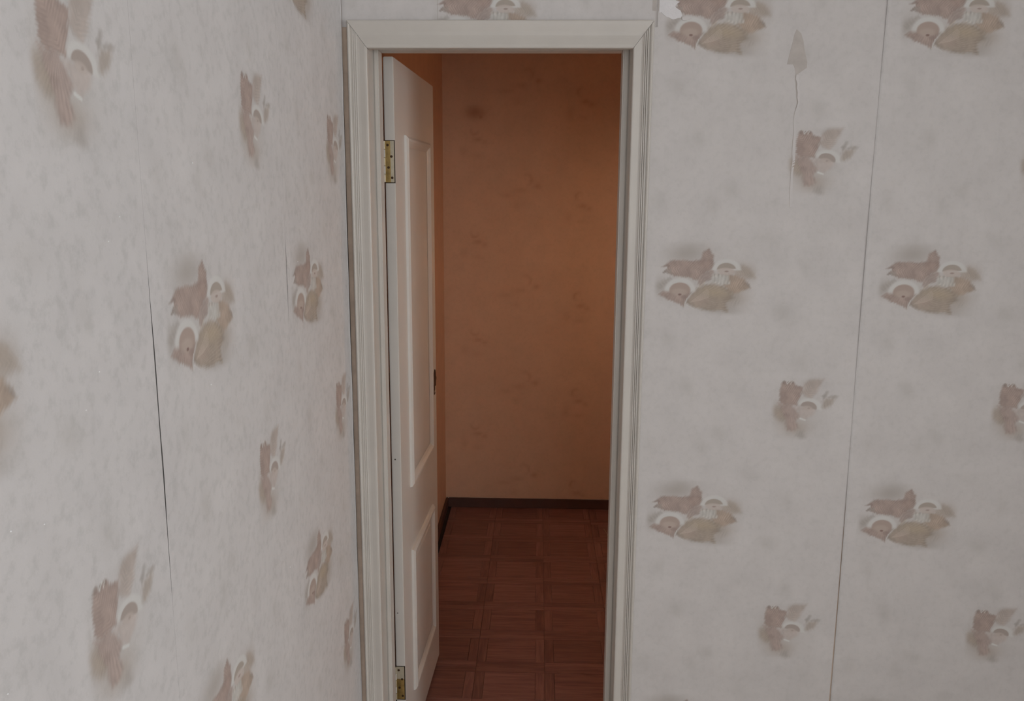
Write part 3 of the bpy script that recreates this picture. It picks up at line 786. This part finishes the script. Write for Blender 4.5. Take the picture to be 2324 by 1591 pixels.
def frame_moulding(name, x0, x1, z0, z1, w, hgt):
    """picture-frame moulding on the visible face (local -y)"""
    prof = [(0.0, 0.0), (0.06, hgt * 0.55), (0.30, hgt), (0.48, hgt * 0.95), (0.72, hgt * 0.45), (1.0, 0.0008)]
    rows = []
    for t, y in prof:
        d = t * w
        rows.append([(x0 + d, -LEAF_T - y, z0 + d), (x1 - d, -LEAF_T - y, z0 + d), (x1 - d, -LEAF_T - y, z1 - d), (x0 + d, -LEAF_T - y, z1 - d)])
    return loft(name, rows, M['paint_door'], leaf, close=True, caps=False)
for (z0, z1) in ((H - 1.475, H - 1.025), (H - 0.835, H + 0.145)):
    frame_moulding('panel_moulding', 0.125, 0.490, z0, z1, 0.030, 0.011)
    boxes('door_panel', [(0.175, 0.440, -LEAF_T - 0.0015, -LEAF_T + 0.001, z0 + 0.05, z1 - 0.05)], M['paint_door'], leaf, 0.0018)

# hinges on the edge of the leaf
def disc(name, c, r, d, mat, parent, ax='x', seg=10):
    """small cylinder from c along +-axis, depth d"""
    r0, r1 = [], []
    for i in range(seg):
        a = 2 * math.pi * i / seg
        p, q = r * math.cos(a), r * math.sin(a)
        if ax == 'x': r0.append((c[0], c[1] + p, c[2] + q)); r1.append((c[0] + d, c[1] + p, c[2] + q))
        elif ax == 'y': r0.append((c[0] + p, c[1], c[2] + q)); r1.append((c[0] + p, c[1] + d, c[2] + q))
        else: r0.append((c[0] + p, c[1] + q, c[2])); r1.append((c[0] + p, c[1] + q, c[2] + d))
    return loft(name, [r0, r1], mat, parent)

def hinge(z0, z1, pale):
    hg = empty('hinge'); hg.parent = leaf; hg.location = (0.003, 0.0, z0)
    hg['label'] = 'brass butt hinge let into the door edge'
    h = z1 - z0
    boxes('mortise', [(-0.0003, 0.001, -LEAF_T + 0.0002, -0.0005, -0.002, h + 0.002)], M['gap'], hg)
    if pale:
        boxes('hinge_plate', [(-0.0014, 0.0, -LEAF_T + 0.0028, -0.001, 0.0, h * 0.63)], M['brass'], hg, 0.0002)
        boxes('hinge_plate', [(-0.0018, 0.0, -LEAF_T + 0.0028, -0.001, h * 0.632, h)], M['brass_pale'], hg, 0.0002)['label'] = 'upper end of the plate smeared with cream paint'
    else:
        boxes('hinge_plate', [(-0.0012, 0.0, -LEAF_T * 0.56, -0.001, 0.0, h)], M['brass'], hg, 0.0002)
        boxes('hinge_plate', [(-0.0014, 0.0, -LEAF_T + 0.0022, -LEAF_T * 0.56, 0.0, h)], M['brass_pale'], hg, 0.0002)['label'] = 'paler polished half of the plate'
    for k, (fy, fz_) in enumerate(((-0.30, 0.90), (-0.66, 0.625), (-0.36, 0.36), (-0.70, 0.11))):
        disc('screw', (-0.0024, LEAF_T * fy, h * fz_), 0.0033, 0.002, M['screw'], hg, 'x')
    for k in range(5):
        disc('knuckle', (-0.0030, 0.0015, h * k / 5 + 0.0006), 0.0034, h / 5 - 0.0012, M['paint'] if k % 2 else M['brass_pale'], hg, 'z', 12)
    return hg
hinge(H + 0.0205, H + 0.1225, False)
hinge(H - 1.4250, H - 1.3240, True)

# key plate near the free edge of the leaf
def leaf_plate(name, pts, t, mat, parent, label=None):
    Z0 = H - 0.582; Y0 = 0.510
    q = [(Y0 + (a - 520) / 13.26 * 0.0072, Z0 - (b - 385) / 13.26 * 0.00147) for a, b in pts]
    n = len(q)
    o = mesh_obj(name, [(a, -LEAF_T + 0.0005, b) for a, b in q] + [(a, -LEAF_T - t, b) for a, b in q],
                 [tuple(range(n, 2 * n))] + [(i, (i + 1) % n, n + (i + 1) % n, n + i) for i in range(n)], mat, parent)
    fix_normals(o)
    if label: o['label'] = label
    return o
leaf_plate('key_plate', [(615, 385), (632, 440), (640, 500), (645, 600), (662, 690), (645, 760), (642, 860), (636, 1000), (615, 1100), (592, 1135), (566, 1100), (532, 1020), (534, 930), (562, 872), (572, 805), (540, 770),
            (520, 685), (532, 640), (552, 665), (572, 620), (584, 540), (592, 450)], 0.003, M['bronze'], leaf, 'dark ornate key plate near the free edge')
leaf_plate('key_plate_inlay', [(600, 880), (632, 900), (628, 1010), (608, 1070), (585, 1060), (580, 1030), (604, 980)], 0.0035, M['brass_pale'], leaf)
ks = leaf_plate('key_turn', [(522, 690), (536, 645), (560, 690), (570, 780), (548, 765)], 0.004, M['bronze'], leaf)

# nail holes in the woodwork
disc('nail_hole', (0.0025, -0.010, H - 0.712), 0.0022, 0.001, M['hole'], leaf, 'x', 8)
disc('nail_hole', (0.0022, -0.008, H - 1.16), 0.0016, 0.001, M['hole'], leaf, 'x', 8)

# ------------------------------------------------------------------ unseen pendant lamp, added to brighten and warm the small room
def emitter(name, col, strength):
    mt, nt, b = mat_new(name)
    b.inputs['Base Color'].default_value = (0.9, 0.85, 0.8, 1)
    b.inputs['Emission Color'].default_value = (*col, 1)
    b.inputs['Emission Strength'].default_value = strength
    return mt
ADDED_LAMP = Vector((0.74, 1.05, 1.95))
lamp = empty('added_pendant', ADDED_LAMP)
tag(lamp, 'added pendant lamp with a dark cone shade, unseen, warming the brown room', 'lamp')
def ring(r, z, n=24):
    return [(r * math.cos(2 * math.pi * k / n), r * math.sin(2 * math.pi * k / n), z) for k in range(n)]
loft('added_lamp_shade', [ring(0.125, 0.0), ring(0.10, 0.06), ring(0.045, 0.13), ring(0.03, 0.15), ring(0.027, 0.15), ring(0.042, 0.128), ring(0.097, 0.058), ring(0.121, 0.0), ring(0.125, 0.0)], M['shade'], lamp, caps=False, smooth=True)
loft('added_bulb', [ring(0.004, -0.018), ring(0.022, -0.014), ring(0.034, 0.002), ring(0.036, 0.018), ring(0.026, 0.050), ring(0.014, 0.09), ring(0.013, 0.115)], emitter('added_warm_bulb', (1.0, 0.74, 0.52), 165.0), lamp, smooth=True)  # glow added to lift the far wall
loft('added_cord', [ring(0.004, 0.115, 8), ring(0.004, CEIL - ADDED_LAMP.z - 0.02, 8)], M['bronze'], lamp)
loft('added_ceiling_rose', [ring(0.015, CEIL - ADDED_LAMP.z - 0.035), ring(0.045, CEIL - ADDED_LAMP.z - 0.012), ring(0.048, CEIL - ADDED_LAMP.z)], M['frame_white'], lamp, smooth=True)

# ------------------------------------------------------------------ a stray straw on the parquet
def floor_px(x, y):
    d = fwd + r2 * ((x - 1162) / F_PX) - u2 * ((y - 795.5) / F_PX)
    t = -H / d.z
    return Vector((d.x * t, -DIST + d.y * t, 0.0012))
a_, b_ = floor_px(1370, 1201), floor_px(1379, 1216)
mid = (a_ + b_) / 2 + Vector((0.003, 0.0, 0.002))
rows = []
for i in range(7):
    t = i / 6
    c = a_ * (1 - t) ** 2 + mid * 2 * t * (1 - t) + b_ * t * t
    rows.append([(c.x + 0.0011 * math.cos(k * math.pi / 3), c.y + 0.0004 * math.sin(k * math.pi / 3), c.z + 0.0011 * math.sin(k * math.pi / 3)) for k in range(6)])
straw = loft('broom_straw', rows, M['straw'])
tag(straw, 'thin pale broom straw lying on the dark parquet by the door jamb', 'straw')
